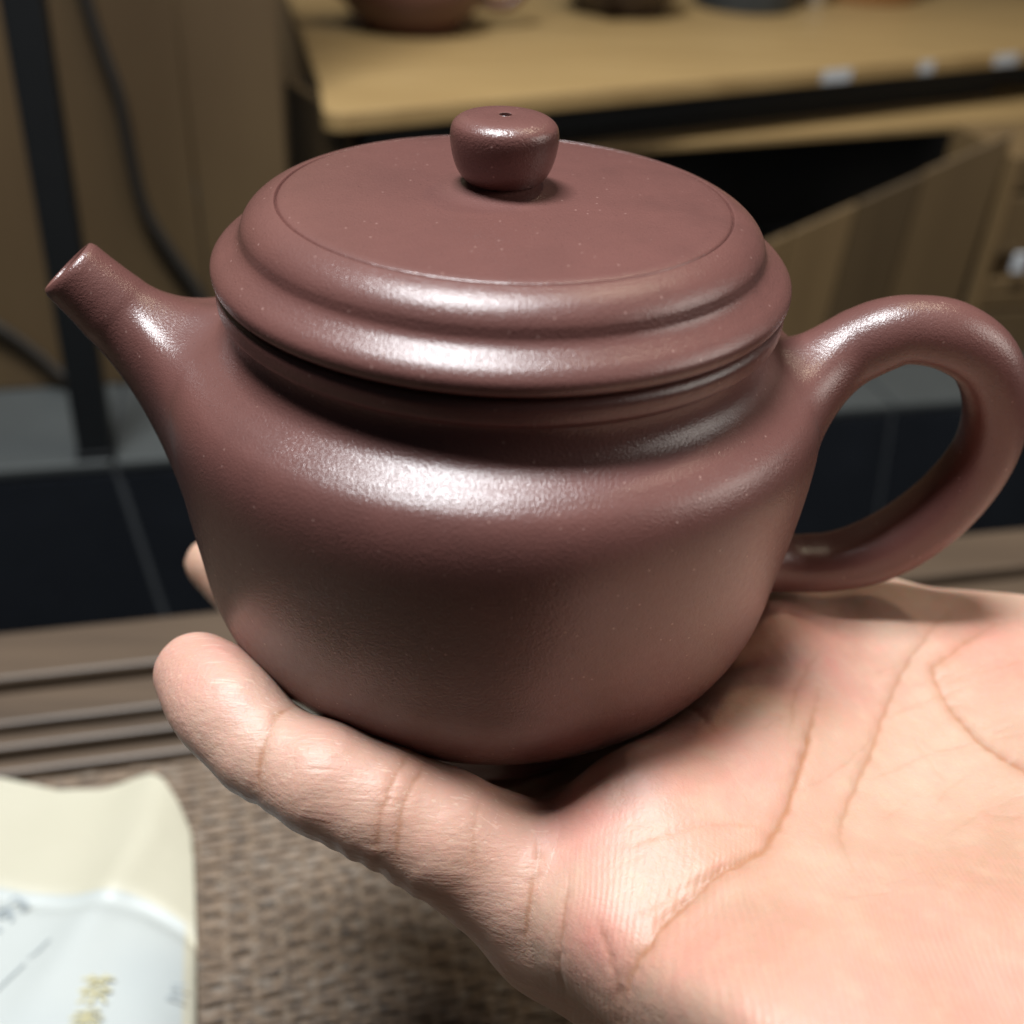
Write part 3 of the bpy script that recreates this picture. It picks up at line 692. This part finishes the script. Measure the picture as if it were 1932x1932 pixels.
# dorsal knuckle wrinkles on the underside of the little finger
pk = np.array(PK); dpk, ppk = pl_dist(HV, pk)
fing = np.clip(1-(HV[:, 0]-6)/8, 0, 1)*(dpk < 13)
und = np.clip((-NRM[:, 2]+.1)*1.6, 0, 1)
disp += fing*und*.14*np.sin(HV[:, 0]*2.1+.6*np.sin(HV[:, 1]))*np.exp(-((HV[:, 0]+14)/9)**2)
disp += fing*und*.10*np.sin(HV[:, 0]*1.7+1.2*np.sin(HV[:, 1]*.8+HV[:, 2]*.5))*np.exp(-((HV[:, 0]+30)/6)**2)
HV = HV+NRM*disp[:, None]
# colour fields of the skin itself: pink pads, pale middle of the palm, brown back of the hand
pink = np.zeros(len(HV))
for c, r, a in (((-42, -31, 30), 10, .9), ((-36, -37, 32), 8, .55), ((-20, -44, 30), 8, .35), ((-4, -44, 22), 9, .7), ((14, -42, 13), 12, .75), ((35, -30, 15), 14, .75), ((54, -8, 17), 14, .85), ((16, -60, 8), 9, .8), ((45, -78, 19), 14, .6), ((62, -70, 21), 14, .6), ((88, -6, 20), 12, .6), ((28, -66, 13), 8, .55), ((75, -80, 20), 16, .5), ((-12, -50, 26), 5, .3)):
    c = lift([c])[0] if c[0] > 10 else c
    pink = np.maximum(pink, a*np.exp(-(np.linalg.norm(HV-np.array(c), axis=1)/r)**2))
rdg = np.clip((-HV[:, 1]-50)/12, 0, 1)*np.clip((HV[:, 0]-8)/6, 0, 1)+.6*np.exp(-(np.linalg.norm(HV-np.array((-43, -33, 30)), axis=1)/9)**2)+.25*np.clip((HV[:, 0]-60)/15, 0, 1)
rdg = np.clip(rdg, 0, 1)
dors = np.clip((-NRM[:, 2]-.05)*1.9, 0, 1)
me = bpy.data.meshes.new('hand')
me.from_pydata((HV*MM).tolist(), [], HQ.tolist()); me.update()
me.polygons.foreach_set('use_smooth', [True]*len(me.polygons))
at = me.color_attributes.new('skin', 'FLOAT_COLOR', 'POINT')
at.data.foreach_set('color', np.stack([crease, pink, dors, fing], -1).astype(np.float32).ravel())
at2 = me.color_attributes.new('relief', 'FLOAT_COLOR', 'POINT')
at2.data.foreach_set('color', np.stack([rdg]*4, -1).astype(np.float32).ravel())
bm = bmesh.new(); bm.from_mesh(me); bmesh.ops.recalc_face_normals(bm, faces=bm.faces); bm.to_mesh(me); bm.free()
hand = bpy.data.objects.new('hand', me); COL.objects.link(hand)
tag(hand, 'bare right hand held palm up, little finger and palm cupping the clay teapot', 'hand')
k = NT('skin')
at_ = k.n('ShaderNodeVertexColor', layer_name='skin'); sx = k.n('ShaderNodeSeparateColor'); k.link(at_.outputs[0], sx.inputs[0])
cre, pnk, drs, fng = sx.outputs[0], sx.outputs[1], sx.outputs[2], at_.outputs[1]
n1 = k.noise(110, 4, .6); n2 = k.noise(420, 3, .6); n3 = k.noise(45, 3, .5)
c = k.mix(k.ramp(n3, [(.35, (0, 0, 0)), (.65, (1, 1, 1))]), (.43, .258, .178), (.49, .338, .252))
c = k.mix(k.math('MULTIPLY', pnk, k.ramp(n1, [(.25, (.3, .3, .3)), (.65, (1, 1, 1))])), c, (.57, .225, .185))
c = k.mix(k.math('MULTIPLY', k.ramp(n2, [(.45, (0, 0, 0)), (.72, (1, 1, 1))]), .33), c, (.60, .28, .22))
c = k.mix(k.math('MULTIPLY', k.ramp(k.noise(330, 4, .7), [(.5, (0, 0, 0)), (.68, (1, 1, 1))]), .16), c, (.58, .25, .19))
c = k.mix(k.math('MULTIPLY', k.ramp(k.noise(240, 3, .6, k.mapping((1, 1, 1), (1, 2, 0))), [(.5, (0, 0, 0)), (.75, (1, 1, 1))]), .16), c, (.60, .47, .33))
c = k.mix(k.math('MULTIPLY', fng, .45), c, (.55, .325, .255))
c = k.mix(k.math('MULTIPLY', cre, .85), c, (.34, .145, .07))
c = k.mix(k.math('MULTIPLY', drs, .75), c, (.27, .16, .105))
# dermal ridges on the palm, lengthwise wrinkles on the finger
wv = k.n('ShaderNodeTexWave', wave_type='BANDS', bands_direction='X'); wv.inputs['Scale'].default_value = 400; wv.inputs['Distortion'].default_value = 5; wv.inputs['Detail'].default_value = 2; wv.inputs['Detail Scale'].default_value = .12
wn = k.n('ShaderNodeTexNoise'); wn.inputs['Scale'].default_value = 38; wn.inputs['Detail'].default_value = 1; k.link(k.co, wn.inputs['Vector'])
va = k.n('ShaderNodeVectorMath', operation='MULTIPLY_ADD'); k.link(wn.outputs['Color'], va.inputs[0]); va.inputs[1].default_value = (.010, .010, .010); k.link(k.mapping((1, .35, .35), (0, 0, .25)), va.inputs[2])
k.link(va.outputs[0], wv.inputs['Vector'])
vo = k.n('ShaderNodeTexVoronoi', feature='DISTANCE_TO_EDGE'); vo.inputs['Scale'].default_value = 1050; k.link(k.co, vo.inputs['Vector'])
cell = k.ramp(vo.outputs['Distance'], [(.0, (0, 0, 0)), (.16, (1, 1, 1))])
thin = k.ramp(k.noise(1, 3, .55, k.mapping((170, 1700, 1700), (0, 0, .40))), [(.60, (0, 0, 0)), (.66, (1, 1, 1))])
fw_ = k.noise(1, 4, .6, k.mapping((150, 1500, 1500), (0, 0, .38)))
fine = k.noise(2200, 2, .5)
hmix = k.math('ADD', k.math('MULTIPLY', wv.outputs['Fac'], k.math('MULTIPLY', k.n('ShaderNodeVertexColor', layer_name='relief').outputs[0], .5)), k.math('MULTIPLY', fw_, k.math('MULTIPLY', fng, 2.2)))
c = k.mix(k.math('MULTIPLY', k.math('MULTIPLY', fng, thin), .2), c, (.80, .64, .52))
nb = k.bump(hmix, .38, .00015); nb = k.bump(cell, .16, .00006, nb); nb = k.bump(fine, .4, .00008, nb); nb = k.bump(n2, .4, .0004, nb)
M_skin = k.set(Base_Color=c, Roughness=.5, Normal=nb, Subsurface_Weight=.4, Subsurface_Radius=(1, .32, .16), Subsurface_Scale=.0022, Specular_IOR_Level=.5)
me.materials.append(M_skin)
